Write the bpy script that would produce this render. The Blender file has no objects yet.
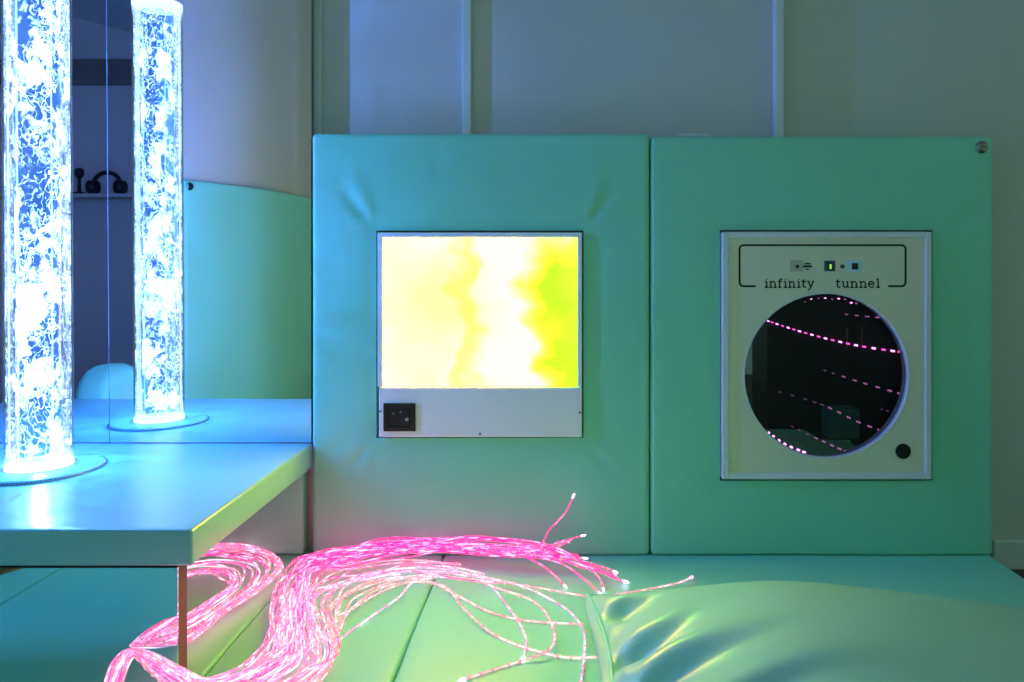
import bpy, bmesh, math, random
from mathutils import Vector, Matrix, noise

random.seed(7)
S = bpy.context.scene
C = S.collection
F = 780.0            # focal length in pixels (1024 wide frame)
VX, VY = 562.0, 264.0  # vanishing point of the room's depth direction
E = 0.86             # eye height above the mats

def P(x, y, Y):
    """photo pixel at depth Y -> world point"""
    return Vector(((x - VX) * Y / F, Y, E - (y - VY) * Y / F))

def PZ(x, y, z):
    """photo pixel at height z -> world point"""
    Y = (E - z) * F / (y - VY)
    return Vector(((x - VX) * Y / F, Y, z))

# ------------------------------------------------------------------ materials
def newmat(name):
    m = bpy.data.materials.new(name)
    m.use_nodes = True
    nt = m.node_tree
    nt.nodes.clear()
    out = nt.nodes.new('ShaderNodeOutputMaterial')
    return m, nt, out

def N(nt, kind, **kw):
    n = nt.nodes.new(kind)
    for k, v in kw.items():
        if k in n.inputs:
            n.inputs[k].default_value = v
        else:
            setattr(n, k, v)
    return n

def L(nt, a, b):
    nt.links.new(a, b)

def rgba(c):
    return (c[0], c[1], c[2], 1.0)

def surf(name, col, rough=0.5, metal=0.0, spec=0.5, var=0.06, scale=6.0, bump=0.0, bscale=200.0, coat=0.0, bdist=0.001):
    m, nt, out = newmat(name)
    b = N(nt, 'ShaderNodeBsdfPrincipled')
    b.inputs['Roughness'].default_value = rough
    b.inputs['Metallic'].default_value = metal
    b.inputs['Specular IOR Level'].default_value = spec
    b.inputs['Coat Weight'].default_value = coat
    tc = N(nt, 'ShaderNodeTexCoord')
    nz = N(nt, 'ShaderNodeTexNoise', Scale=scale, Detail=4.0)
    L(nt, tc.outputs['Object'], nz.inputs['Vector'])
    mx = N(nt, 'ShaderNodeMix', data_type='RGBA')
    mx.inputs['A'].default_value = rgba([c * (1 - var) for c in col])
    mx.inputs['B'].default_value = rgba([min(1, c * (1 + var)) for c in col])
    L(nt, nz.outputs['Fac'], mx.inputs['Factor'])
    L(nt, mx.outputs['Result'], b.inputs['Base Color'])
    if bump > 0:
        n2 = N(nt, 'ShaderNodeTexNoise', Scale=bscale, Detail=3.0)
        L(nt, tc.outputs['Object'], n2.inputs['Vector'])
        bp = N(nt, 'ShaderNodeBump', Strength=bump, Distance=bdist)
        L(nt, n2.outputs['Fac'], bp.inputs['Height'])
        L(nt, bp.outputs['Normal'], b.inputs['Normal'])
    L(nt, b.outputs['BSDF'], out.inputs['Surface'])
    return m

def emit(name, col, strength):
    m, nt, out = newmat(name)
    e = N(nt, 'ShaderNodeEmission', Color=rgba(col), Strength=strength)
    L(nt, e.outputs['Emission'], out.inputs['Surface'])
    return m

MINT = (0.26, 0.73, 0.51)
M = {}
M['vinyl'] = surf('mint_vinyl', MINT, rough=0.42, spec=0.45, var=0.03, scale=3, bump=0.25, bscale=9, bdist=0.01)
M['vinyl_gloss'] = surf('mint_vinyl_platform', (0.24, 0.55, 0.55), rough=0.29, spec=0.5, var=0.03, scale=3, bump=0.22, bscale=10, bdist=0.008)
M['vinyl_pillow'] = surf('mint_satin_vinyl', (0.32, 0.66, 0.48), rough=0.34, spec=0.5, var=0.03, scale=4, bump=0.12, bscale=12, bdist=0.006)
M['wall'] = surf('wall_paint', (0.64, 0.60, 0.56), rough=0.8, spec=0.2, var=0.02, scale=2, bump=0.08, bscale=260)
M['wall_dark'] = surf('alcove_paint', (0.75, 0.58, 0.48), rough=0.8, spec=0.2, var=0.04, scale=2)
M['ceil'] = surf('ceiling_paint', (0.60, 0.60, 0.58), rough=0.85, spec=0.1, var=0.02)
M['trim'] = surf('cover_strip_white', (0.72, 0.72, 0.70), rough=0.4, var=0.02)
M['floor'] = surf('brown_floor', (0.10, 0.07, 0.05), rough=0.6, var=0.15, scale=12)
M['white'] = surf('white_enamel', (0.92, 0.88, 0.88), rough=0.35, var=0.015)
M['cream'] = surf('cream_acrylic', (0.86, 0.78, 0.60), rough=0.30, var=0.02)
M['frame'] = surf('pearl_frame', (0.82, 0.80, 0.84), rough=0.3, var=0.02)
M['black'] = surf('black_plastic', (0.012, 0.011, 0.010), rough=0.35, var=0.1)
M['ink'] = surf('black_print', (0.01, 0.012, 0.012), rough=0.5, var=0.02)
M['steel'] = surf('stud_steel', (0.30, 0.28, 0.26), rough=0.35, metal=0.9, var=0.1)
M['clear_screw'] = surf('clear_screw', (0.75, 0.78, 0.78), rough=0.2, var=0.02)
M['dark_cabinet'] = surf('black_laminate', (0.012, 0.012, 0.016), rough=0.4, var=0.1)
M['teal'] = surf('teal_foam', (0.05, 0.22, 0.20), rough=0.6, var=0.05)
M['wood'] = surf('brown_board_edge', (0.16, 0.075, 0.04), rough=0.55, var=0.25, scale=30)
M['thread'] = surf('dark_thread', (0.02, 0.04, 0.06), rough=0.7, var=0.05)
M['grey'] = surf('grey_plastic', (0.10, 0.11, 0.13), rough=0.5, var=0.08)
M['pad_blue'] = surf('tinted_blue_plate', (0.58, 0.84, 0.98), rough=0.3, var=0.02)
M['icon_blue'] = surf('icon_blue', (0.03, 0.10, 0.15), rough=0.3, var=0.02)
M['beige'] = surf('icon_beige', (0.60, 0.52, 0.40), rough=0.5, var=0.02)
M['yellow_lamp'] = emit('indicator_green', (0.45, 0.95, 0.10), 0.8)

def mirror(name, col, rough):
    m, nt, out = newmat(name)
    b = N(nt, 'ShaderNodeBsdfPrincipled')
    b.inputs['Metallic'].default_value = 1.0
    b.inputs['Roughness'].default_value = rough
    tc = N(nt, 'ShaderNodeTexCoord')
    nz = N(nt, 'ShaderNodeTexNoise', Scale=1.5)
    L(nt, tc.outputs['Object'], nz.inputs['Vector'])
    mx = N(nt, 'ShaderNodeMix', data_type='RGBA')
    mx.inputs['A'].default_value = rgba(col)
    mx.inputs['B'].default_value = rgba([c * 0.97 for c in col])
    L(nt, nz.outputs['Fac'], mx.inputs['Factor'])
    L(nt, mx.outputs['Result'], b.inputs['Base Color'])
    L(nt, b.outputs['BSDF'], out.inputs['Surface'])
    return m
M['mirror'] = mirror('mirror_acrylic', (0.80, 0.86, 0.90), 0.0)
M['mirror_teal'] = mirror('tinted_mirror', (0.62, 0.80, 0.82), 0.02)

def clearmat(name, tint, spec_fac=0.5, rough=0.02):
    """thin clear plastic: transparent with a fresnel reflection"""
    m, nt, out = newmat(name)
    t = N(nt, 'ShaderNodeBsdfTransparent', Color=rgba(tint))
    g = N(nt, 'ShaderNodeBsdfGlossy', Roughness=rough)
    fr = N(nt, 'ShaderNodeFresnel', IOR=1.45)
    ml = N(nt, 'ShaderNodeMath', operation='MULTIPLY')
    ml.inputs[1].default_value = spec_fac
    L(nt, fr.outputs['Fac'], ml.inputs[0])
    mx = N(nt, 'ShaderNodeMixShader')
    L(nt, ml.outputs['Value'], mx.inputs['Fac'])
    L(nt, t.outputs['BSDF'], mx.inputs[1])
    L(nt, g.outputs['BSDF'], mx.inputs[2])
    L(nt, mx.outputs['Shader'], out.inputs['Surface'])
    return m
M['acrylic'] = clearmat('clear_acrylic', (0.97, 0.98, 1.0), 0.6)
M['screen_cover'] = clearmat('clear_cover', (1, 1, 1), 0.6)

def glass_half(name, fac):
    m, nt, out = newmat(name)
    t = N(nt, 'ShaderNodeBsdfTransparent', Color=rgba((0.85, 0.85, 0.9)))
    g = N(nt, 'ShaderNodeBsdfGlossy', Roughness=0.0, Color=rgba((0.9, 0.9, 1.0)))
    mx = N(nt, 'ShaderNodeMixShader', Fac=fac)
    L(nt, t.outputs['BSDF'], mx.inputs[1])
    L(nt, g.outputs['BSDF'], mx.inputs[2])
    L(nt, mx.outputs['Shader'], out.inputs['Surface'])
    return m
M['half_mirror'] = glass_half('half_silvered_pane', 0.22)

TUBE_WHITE = (1.7, 2.7, 5.2)
TUBE_BLUE = (0.05, 0.17, 0.62)
TK = 1.0
TUBE_W = 7.0
def bubbles(name, seed, cover, opaque, lump=14.0):
    """glowing water: wisps and lumps of bright foam on blue (or on nothing)"""
    m, nt, out = newmat(name)
    tc = N(nt, 'ShaderNodeTexCoord')
    mp = N(nt, 'ShaderNodeMapping')
    mp.inputs['Location'].default_value = (seed * 3.1, seed * 1.7, seed)
    mp.inputs['Scale'].default_value = (1, 1, 0.72)
    L(nt, tc.outputs['Object'], mp.inputs['Vector'])
    # domain warp
    w = N(nt, 'ShaderNodeTexNoise', Scale=22.0, Detail=2.0)
    L(nt, mp.outputs['Vector'], w.inputs['Vector'])
    sub = N(nt, 'ShaderNodeVectorMath', operation='SUBTRACT')
    sub.inputs[1].default_value = (0.5, 0.5, 0.5)
    L(nt, w.outputs['Color'], sub.inputs[0])
    sc = N(nt, 'ShaderNodeVectorMath', operation='SCALE')
    sc.inputs['Scale'].default_value = 0.07
    L(nt, sub.outputs['Vector'], sc.inputs[0])
    ad = N(nt, 'ShaderNodeVectorMath', operation='ADD')
    L(nt, mp.outputs['Vector'], ad.inputs[0])
    L(nt, sc.outputs['Vector'], ad.inputs[1])
    # lumps of foam
    n1 = N(nt, 'ShaderNodeTexNoise', Scale=lump, Detail=5.0, Roughness=0.55)
    L(nt, ad.outputs['Vector'], n1.inputs['Vector'])
    r1 = N(nt, 'ShaderNodeMapRange')
    r1.inputs['From Min'].default_value = 0.56 - cover
    r1.inputs['From Max'].default_value = 0.61 - cover
    L(nt, n1.outputs['Fac'], r1.inputs['Value'])
    # thin curls: contour lines of a finer noise
    n2 = N(nt, 'ShaderNodeTexNoise', Scale=lump * 2.6, Detail=2.0)
    L(nt, ad.outputs['Vector'], n2.inputs['Vector'])
    s2 = N(nt, 'ShaderNodeMath', operation='SUBTRACT')
    s2.inputs[1].default_value = 0.5
    L(nt, n2.outputs['Fac'], s2.inputs[0])
    a2 = N(nt, 'ShaderNodeMath', operation='ABSOLUTE')
    L(nt, s2.outputs['Value'], a2.inputs[0])
    r2 = N(nt, 'ShaderNodeMapRange')
    r2.inputs['From Min'].default_value = 0.020
    r2.inputs['From Max'].default_value = 0.010
    L(nt, a2.outputs['Value'], r2.inputs['Value'])
    n3 = N(nt, 'ShaderNodeTexNoise', Scale=lump * 0.9, Detail=1.0)
    L(nt, mp.outputs['Vector'], n3.inputs['Vector'])
    r3 = N(nt, 'ShaderNodeMapRange')
    r3.inputs['From Min'].default_value = 0.47
    r3.inputs['From Max'].default_value = 0.56
    L(nt, n3.outputs['Fac'], r3.inputs['Value'])
    m2 = N(nt, 'ShaderNodeMath', operation='MULTIPLY')
    L(nt, r2.outputs['Result'], m2.inputs[0])
    L(nt, r3.outputs['Result'], m2.inputs[1])
    mxx = N(nt, 'ShaderNodeMath', operation='MAXIMUM')
    L(nt, r1.outputs['Result'], mxx.inputs[0])
    L(nt, m2.outputs['Value'], mxx.inputs[1])
    ew = N(nt, 'ShaderNodeEmission', Color=rgba(TUBE_WHITE), Strength=TK)
    if opaque:
        eb = N(nt, 'ShaderNodeEmission', Color=rgba(TUBE_BLUE), Strength=0.5)
        tb_ = N(nt, 'ShaderNodeBsdfTransparent', Color=(0.75, 0.86, 1, 1))
        other = N(nt, 'ShaderNodeAddShader')
        L(nt, eb.outputs['Emission'], other.inputs[0])
        L(nt, tb_.outputs['BSDF'], other.inputs[1])
        oo = other.outputs['Shader']
    else:
        other = N(nt, 'ShaderNodeBsdfTransparent', Color=(1, 1, 1, 1))
        oo = other.outputs['BSDF']
    ms = N(nt, 'ShaderNodeMixShader')
    L(nt, mxx.outputs['Value'], ms.inputs['Fac'])
    L(nt, oo, ms.inputs[1])
    L(nt, ew.outputs['Emission'], ms.inputs[2])
    L(nt, ms.outputs['Shader'], out.inputs['Surface'])
    return m
M['water_core'] = bubbles('glowing_water', 1.0, 0.005, True, 13)
M['water_outer'] = bubbles('rising_bubbles', 4.0, -0.04, False, 16)
M['tube_ring'] = emit('lit_ring', (1.25, 1.7, 2.6), 1.0)
def glowclear(name, col, tint):
    m, nt, out = newmat(name)
    e = N(nt, 'ShaderNodeEmission', Color=rgba(col))
    t = N(nt, 'ShaderNodeBsdfTransparent', Color=rgba(tint))
    a = N(nt, 'ShaderNodeAddShader')
    L(nt, e.outputs['Emission'], a.inputs[0])
    L(nt, t.outputs['BSDF'], a.inputs[1])
    L(nt, a.outputs['Shader'], out.inputs['Surface'])
    return m
M['tube_line'] = glowclear('lit_air_pipe', (0.3, 0.5, 0.8), (0.95, 0.97, 1.0))

def strandmat(name, core, jacket, thr=0.42):
    m, nt, out = newmat(name)
    tc = N(nt, 'ShaderNodeTexCoord')
    nz = N(nt, 'ShaderNodeTexNoise', Scale=26.0, Detail=2.0)
    oi = N(nt, 'ShaderNodeObjectInfo')
    sc_ = N(nt, 'ShaderNodeMath', operation='MULTIPLY')
    sc_.inputs[1].default_value = 40.0
    L(nt, oi.outputs['Random'], sc_.inputs[0])
    va = N(nt, 'ShaderNodeVectorMath', operation='ADD')
    L(nt, tc.outputs['Object'], va.inputs[0])
    L(nt, sc_.outputs['Value'], va.inputs[1])
    L(nt, va.outputs['Vector'], nz.inputs['Vector'])
    mr = N(nt, 'ShaderNodeMapRange')
    mr.inputs['From Min'].default_value = thr
    mr.inputs['From Max'].default_value = thr + .18
    L(nt, nz.outputs['Fac'], mr.inputs['Value'])
    mx = N(nt, 'ShaderNodeMix', data_type='RGBA')
    mx.inputs['A'].default_value = rgba(jacket)
    mx.inputs['B'].default_value = rgba(core)
    L(nt, mr.outputs['Result'], mx.inputs['Factor'])
    e = N(nt, 'ShaderNodeEmission', Strength=1.0)
    L(nt, mx.outputs['Result'], e.inputs['Color'])
    L(nt, e.outputs['Emission'], out.inputs['Surface'])
    return m
def jacketmat(name, col, fac):
    m, nt, out = newmat(name)
    t = N(nt, 'ShaderNodeBsdfTransparent', Color=(1, 0.96, 0.98, 1))
    e = N(nt, 'ShaderNodeEmission', Color=rgba(col), Strength=1.0)
    b = N(nt, 'ShaderNodeBsdfPrincipled', Roughness=0.2)
    b.inputs['Base Color'].default_value = (0.75, 0.6, 0.62, 1)
    ad = N(nt, 'ShaderNodeAddShader')
    L(nt, e.outputs['Emission'], ad.inputs[0])
    L(nt, b.outputs['BSDF'], ad.inputs[1])
    nz = N(nt, 'ShaderNodeTexNoise', Scale=30.0)
    tc = N(nt, 'ShaderNodeTexCoord')
    L(nt, tc.outputs['Object'], nz.inputs['Vector'])
    mr = N(nt, 'ShaderNodeMapRange')
    mr.inputs['To Min'].default_value = fac * 0.6
    mr.inputs['To Max'].default_value = fac * 1.4
    L(nt, nz.outputs['Fac'], mr.inputs['Value'])
    ms = N(nt, 'ShaderNodeMixShader')
    L(nt, mr.outputs['Result'], ms.inputs['Fac'])
    L(nt, t.outputs['BSDF'], ms.inputs[1])
    L(nt, ad.outputs['Shader'], ms.inputs[2])
    L(nt, ms.outputs['Shader'], out.inputs['Surface'])
    return m
M['core_pink'] = strandmat('glow_core_pink', (5.0, 2.2, 3.2), (1.9, 0.26, 0.72), 0.49)
M['core_hot'] = strandmat('glow_core_magenta', (5.0, 1.6, 3.0), (2.3, 0.01, 0.46), 0.50)
M['core_lav'] = strandmat('glow_core_lavender', (2.6, 2.2, 3.0), (1.0, 0.5, 1.1))
M['core_rose'] = strandmat('glow_core_rose', (2.6, 1.6, 1.7), (1.2, 0.45, 0.5))
M['jack_pink'] = jacketmat('clear_jacket_pink', (1.3, 0.14, 0.42), 0.16)
M['jack_soft'] = jacketmat('clear_jacket_soft', (0.42, 0.22, 0.26), 0.24)
M['jack_hot'] = jacketmat('clear_jacket_magenta', (1.6, 0.01, 0.36), 0.22)
M['bead'] = jacketmat('jacket_collar', (0.40, 0.16, 0.18), 0.75)
M['tip'] = emit('strand_tip_glow', (2.6, 1.6, 2.6), 3.0)
M['tip_pink'] = emit('strand_tip_pink', (2.4, 0.5, 1.4), 1.6)
M['led'] = emit('led_pink', (2.2, 0.7, 2.0), 2.0)
M['led_hot'] = emit('led_magenta', (1.8, 0.15, 1.0), 1.2)
M['led_dim'] = emit('led_dim', (0.42, 0.13, 0.36), 1.0)  # also paints the glow of the strip's mirrored repeats
M['led_repeat_faint'] = emit('led_repeat_faint', (0.13, 0.05, 0.12), 1.0)  # painted glow of the weaker mirrored repeats

# light box screen: a moving colour wash frozen at one instant
def screenmat():
    m, nt, out = newmat('lit_colour_wash')
    tc = N(nt, 'ShaderNodeTexCoord')
    nz = N(nt, 'ShaderNodeTexNoise', Scale=4.0, Detail=2.0)
    L(nt, tc.outputs['Generated'], nz.inputs['Vector'])
    sub = N(nt, 'ShaderNodeVectorMath', operation='SUBTRACT')
    sub.inputs[1].default_value = (0.5, 0.5, 0.5)
    L(nt, nz.outputs['Color'], sub.inputs[0])
    sc = N(nt, 'ShaderNodeVectorMath', operation='SCALE')
    sc.inputs['Scale'].default_value = 0.36
    L(nt, sub.outputs['Vector'], sc.inputs[0])
    ad = N(nt, 'ShaderNodeVectorMath', operation='ADD')
    L(nt, tc.outputs['Generated'], ad.inputs[0])
    L(nt, sc.outputs['Vector'], ad.inputs[1])
    cur = None
    def blob(cx, cz, rx, rz, soft):
        mp = N(nt, 'ShaderNodeMapping')
        mp.inputs['Location'].default_value = (-cx / rx, 0, -cz / rz)
        mp.inputs['Scale'].default_value = (1 / rx, 0, 1 / rz)
        L(nt, ad.outputs['Vector'], mp.inputs['Vector'])
        ln = N(nt, 'ShaderNodeVectorMath', operation='LENGTH')
        L(nt, mp.outputs['Vector'], ln.inputs[0])
        mr = N(nt, 'ShaderNodeMapRange', interpolation_type='SMOOTHSTEP')
        mr.inputs['From Min'].default_value = 1.0 + soft
        mr.inputs['From Max'].default_value = 1.0 - soft
        L(nt, ln.outputs['Value'], mr.inputs['Value'])
        return mr.outputs['Result']
    base = (25.0, 16.5, 0.96)
    lg = lambda c: (math.log(c[0]) + 6, math.log(c[1]) + 6, math.log(c[2]) + 6, 1.0)
    prev = N(nt, 'ShaderNodeRGB')
    prev.outputs[0].default_value = lg(base)
    cur = prev.outputs[0]
    for (cx, cz, rx, rz, soft, col, f) in [
            (0.30, 0.55, 0.20, 0.26, 0.9, (25, 15, 0.42), 0.9),
            (0.08, 0.55, 0.10, 0.45, 0.9, (25, 15, 0.6), 0.7),
            (0.42, 0.55, 0.045, 0.50, 0.9, (25, 15, 0.2), 0.9),
            (0.46, 0.10, 0.06, 0.14, 0.9, (25, 15, 0.30), 0.9),
            (0.22, 0.06, 0.12, 0.14, 0.9, (25, 16, 0.6), 0.8),
            (0.90, 0.64, 0.145, 0.28, 0.6, (0.68, 15, 0.03), 1.0),
            (0.97, 0.20, 0.13, 0.28, 0.6, (0.75, 15, 0.03), 1.0),
            (1.02, 0.45, 0.07, 0.6, 0.7, (0.8, 12, 0.05), 0.9)]:
        mx = N(nt, 'ShaderNodeMix', data_type='RGBA')
        mx.clamp_result = False
        k = N(nt, 'ShaderNodeMath', operation='MULTIPLY')
        k.inputs[1].default_value = f
        L(nt, blob(cx, cz, rx, rz, soft), k.inputs[0])
        L(nt, k.outputs['Value'], mx.inputs['Factor'])
        L(nt, cur, mx.inputs['A'])
        mx.inputs['B'].default_value = lg(col)
        cur = mx.outputs['Result']
    sep = N(nt, 'ShaderNodeSeparateColor')
    L(nt, cur, sep.inputs['Color'])
    cmb = N(nt, 'ShaderNodeCombineColor')
    for ch in ('Red', 'Green', 'Blue'):
        sb = N(nt, 'ShaderNodeMath', operation='SUBTRACT')
        sb.inputs[1].default_value = 6.0
        ex = N(nt, 'ShaderNodeMath', operation='EXPONENT')
        L(nt, sep.outputs[ch], sb.inputs[0])
        L(nt, sb.outputs['Value'], ex.inputs[0])
        L(nt, ex.outputs['Value'], cmb.inputs[ch])
    e = N(nt, 'ShaderNodeEmission', Strength=SCREEN_K)
    L(nt, cmb.outputs['Color'], e.inputs['Color'])
    L(nt, e.outputs['Emission'], out.inputs['Surface'])
    return m
SCREEN_K = 1.0
M['screen'] = screenmat()

# ------------------------------------------------------------------ mesh helpers
def mesh_obj(name, verts, faces, mats, parent=None, fmat=None, smooth=False, loc=None):
    me = bpy.data.meshes.new(name)
    me.from_pydata([tuple(v) for v in verts], [], faces)
    if not isinstance(mats, (list, tuple)):
        mats = [mats]
    for m in mats:
        me.materials.append(m)
    if fmat:
        me.polygons.foreach_set('material_index', fmat)
    if smooth:
        me.polygons.foreach_set('use_smooth', [True] * len(me.polygons))
    me.update()
    o = bpy.data.objects.new(name, me)
    C.objects.link(o)
    if parent:
        o.parent = parent
    if loc is not None:
        o.location = loc
    return o

def bm_obj(name, bm, mats, parent=None, smooth=False, loc=None, rot=None):
    me = bpy.data.meshes.new(name)
    bmesh.ops.recalc_face_normals(bm, faces=bm.faces)
    bm.to_mesh(me)
    bm.free()
    if not isinstance(mats, (list, tuple)):
        mats = [mats]
    for m in mats:
        me.materials.append(m)
    if smooth:
        me.polygons.foreach_set('use_smooth', [True] * len(me.polygons))
    o = bpy.data.objects.new(name, me)
    C.objects.link(o)
    if parent:
        o.parent = parent
    if loc is not None:
        o.location = loc
    if rot is not None:
        o.rotation_euler = rot
    return o

def bm_box(bm, x0, x1, y0, y1, z0, z1, bevel=0.0, seg=2, mi=0):
    r = bmesh.ops.create_cube(bm, size=1.0)
    vs = r['verts']
    for v in vs:
        v.co = Vector((x0 + (v.co.x + .5) * (x1 - x0), y0 + (v.co.y + .5) * (y1 - y0), z0 + (v.co.z + .5) * (z1 - z0)))
    if bevel > 0:
        es = list({e for v in vs for e in v.link_edges})
        rb = bmesh.ops.bevel(bm, geom=es, offset=bevel, segments=seg, affect='EDGES', profile=0.5)
        for f in rb['faces']:
            f.material_index = mi
    for v in vs:
        if v.is_valid:
            for f in v.link_faces:
                f.material_index = mi

def box(name, x0, x1, y0, y1, z0, z1, mat, parent=None, bevel=0.0, seg=2, smooth=False, origin=None):
    bm = bmesh.new()
    bm_box(bm, x0, x1, y0, y1, z0, z1, bevel, seg)
    return bm_obj(name, bm, mat, parent, smooth)

def bm_cyl(bm, c, axis, r0, r1, h, seg=24, caps=True):
    rr = bmesh.ops.create_cone(bm, cap_ends=caps, segments=seg, radius1=r0, radius2=r1, depth=h)
    q = Vector((0, 0, 1)).rotation_difference(Vector(axis).normalized()).to_matrix().to_4x4()
    bmesh.ops.transform(bm, matrix=Matrix.Translation(Vector(c)) @ q, verts=rr['verts'])
    return rr['verts']

def cyl(name, c, axis, r0, r1, h, mat, parent=None, seg=24, caps=True, smooth=True):
    bm = bmesh.new()
    bm_cyl(bm, c, axis, r0, r1, h, seg, caps)
    o = bm_obj(name, bm, mat, parent)
    if smooth:
        for p in o.data.polygons:
            p.use_smooth = len(p.vertices) == 4
    return o

def lathe(name, prof, mat, parent=None, seg=48, loc=None, smooth=True):
    """prof: list of (r, z)"""
    vs, fs = [], []
    for k in range(seg):
        a = 2 * math.pi * k / seg
        for (r, z) in prof:
            vs.append((r * math.cos(a), r * math.sin(a), z))
    n = len(prof)
    for k in range(seg):
        k2 = (k + 1) % seg
        for i in range(n - 1):
            fs.append((k * n + i, k2 * n + i, k2 * n + i + 1, k * n + i + 1))
    return mesh_obj(name, vs, fs, mat, parent, smooth=smooth, loc=loc)

def lin(a, b, n):
    return [a + (b - a) * i / n for i in range(n + 1)]

def axis_coords(lo, hi, r, n, extra=()):
    v = [lo, lo + r * .15, lo + r * .4, lo + r * .7, lo + r, hi - r, hi - r * .7, hi - r * .4, hi - r * .15, hi]
    v += [lo + r + (hi - lo - 2 * r) * i / n for i in range(1, n)] + list(extra)
    v = sorted(v)
    out = [v[0]]
    for a in v[1:]:
        if a - out[-1] > 1e-5:
            out.append(a)
    return out

def pad(name, lo, hi, r, n, mat, parent=None, hole=None, disp=None, warp=None):
    """vinyl covered pad: a box with round edges and soft faces; hole = (x0,x1,z0,z1) cut through in Y"""
    ex = (hole[0], hole[1]) if hole else ()
    ez = (hole[2], hole[3]) if hole else ()
    X = axis_coords(lo[0], hi[0], r, n[0], ex)
    Yc = axis_coords(lo[1], hi[1], r, n[1])
    Z = axis_coords(lo[2], hi[2], r, n[2], ez)
    idx, vs, nrm, fs = {}, [], [], []
    def rnd(p):
        inner = [min(max(p[i], lo[i] + r), hi[i] - r) for i in range(3)]
        d = Vector([p[i] - inner[i] for i in range(3)])
        if d.length < 1e-9:
            return Vector(p), Vector((0, 0, 0))
        d.normalize()
        return Vector(inner) + d * r, d
    def vid(i, j, k):
        key = (i, j, k)
        if key not in idx:
            idx[key] = len(vs)
            q, d = rnd((X[i], Yc[j], Z[k]))
            if disp:
                q = q + d * disp(q, d)
            vs.append(q)
        return idx[key]
    nx, ny, nz = len(X) - 1, len(Yc) - 1, len(Z) - 1
    def inhole(i, k):
        if not hole:
            return False
        xm, zm = (X[i] + X[i + 1]) / 2, (Z[k] + Z[k + 1]) / 2
        return hole[0] < xm < hole[1] and hole[2] < zm < hole[3]
    for i in range(nx):
        for k in range(nz):
            if inhole(i, k):
                continue
            fs.append((vid(i, 0, k), vid(i + 1, 0, k), vid(i + 1, 0, k + 1), vid(i, 0, k + 1)))
            fs.append((vid(i, ny, k), vid(i, ny, k + 1), vid(i + 1, ny, k + 1), vid(i + 1, ny, k)))
    for i in range(nx):
        for j in range(ny):
            fs.append((vid(i, j, 0), vid(i, j + 1, 0), vid(i + 1, j + 1, 0), vid(i + 1, j, 0)))
            fs.append((vid(i, j, nz), vid(i + 1, j, nz), vid(i + 1, j + 1, nz), vid(i, j + 1, nz)))
    for j in range(ny):
        for k in range(nz):
            fs.append((vid(0, j, k), vid(0, j, k + 1), vid(0, j + 1, k + 1), vid(0, j + 1, k)))
            fs.append((vid(nx, j, k), vid(nx, j + 1, k), vid(nx, j + 1, k + 1), vid(nx, j, k + 1)))
    if hole:
        near = lambda lst, v: min(range(len(lst)), key=lambda q: abs(lst[q] - v))
        i0, i1, k0, k1 = near(X, hole[0]), near(X, hole[1]), near(Z, hole[2]), near(Z, hole[3])
        for i in range(i0, i1):
            for k in (k0, k1):
                fs.append((vid(i, 0, k), vid(i + 1, 0, k), vid(i + 1, ny, k), vid(i, ny, k)))
        for k in range(k0, k1):
            for i in (i0, i1):
                fs.append((vid(i, 0, k), vid(i, 0, k + 1), vid(i, ny, k + 1), vid(i, ny, k)))
    if warp:
        vs = [warp(v) for v in vs]
    o = mesh_obj(name, vs, fs, mat, parent, smooth=True)
    bm = bmesh.new()
    bm.from_mesh(o.data)
    bmesh.ops.recalc_face_normals(bm, faces=bm.faces)
    for e in bm.edges:
        if len(e.link_faces) == 2 and e.calc_face_angle(0) > 0.7:
            e.smooth = False
    bm.to_mesh(o.data)
    bm.free()
    return o

def catmull(pts, per):
    out = []
    n = len(pts)
    for i in range(n - 1):
        p0 = pts[max(i - 1, 0)]
        p1, p2 = pts[i], pts[i + 1]
        p3 = pts[min(i + 2, n - 1)]
        for s in range(per):
            t = s / per
            t2, t3 = t * t, t * t * t
            out.append(0.5 * ((2 * p1) + (p2 - p0) * t + (2 * p0 - 5 * p1 + 4 * p2 - p3) * t2 + (3 * p1 - p0 - 3 * p2 + p3) * t3))
    out.append(pts[-1].copy())
    return out

def sweep(vs, fs, fm, pts, rad, sides, mi, caps=True, jump=None):
    """append a tube along pts to vs/fs/fm; rad: float or list"""
    n = len(pts)
    base = len(vs)
    t = (pts[1] - pts[0]).normalized()
    up = Vector((0, 0, 1)) if abs(t.z) < 0.9 else Vector((1, 0, 0))
    u = t.cross(up).normalized()
    for i in range(n):
        a = pts[max(i - 1, 0)]
        b = pts[min(i + 1, n - 1)]
        t = (b - a)
        if t.length < 1e-9:
            t = Vector((1, 0, 0))
        t.normalize()
        u = (u - t * u.dot(t))
        if u.length < 1e-6:
            u = t.orthogonal()
        u.normalize()
        w = t.cross(u)
        r = rad[i] if isinstance(rad, list) else rad
        for k in range(sides):
            a_ = 2 * math.pi * k / sides
            vs.append(pts[i] + u * (r * math.cos(a_)) + w * (r * math.sin(a_)))
    for i in range(n - 1):
        m = mi[i] if isinstance(mi, list) else mi
        for k in range(sides):
            k2 = (k + 1) % sides
            fs.append((base + i * sides + k, base + i * sides + k2, base + (i + 1) * sides + k2, base + (i + 1) * sides + k))
            fm.append(m)
    if caps:
        m0 = mi[0] if isinstance(mi, list) else mi
        m1 = mi[-1] if isinstance(mi, list) else mi
        fs.append(tuple(base + k for k in reversed(range(sides))))
        fm.append(m0)
        fs.append(tuple(base + (n - 1) * sides + k for k in range(sides)))
        fm.append(m1)

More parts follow.
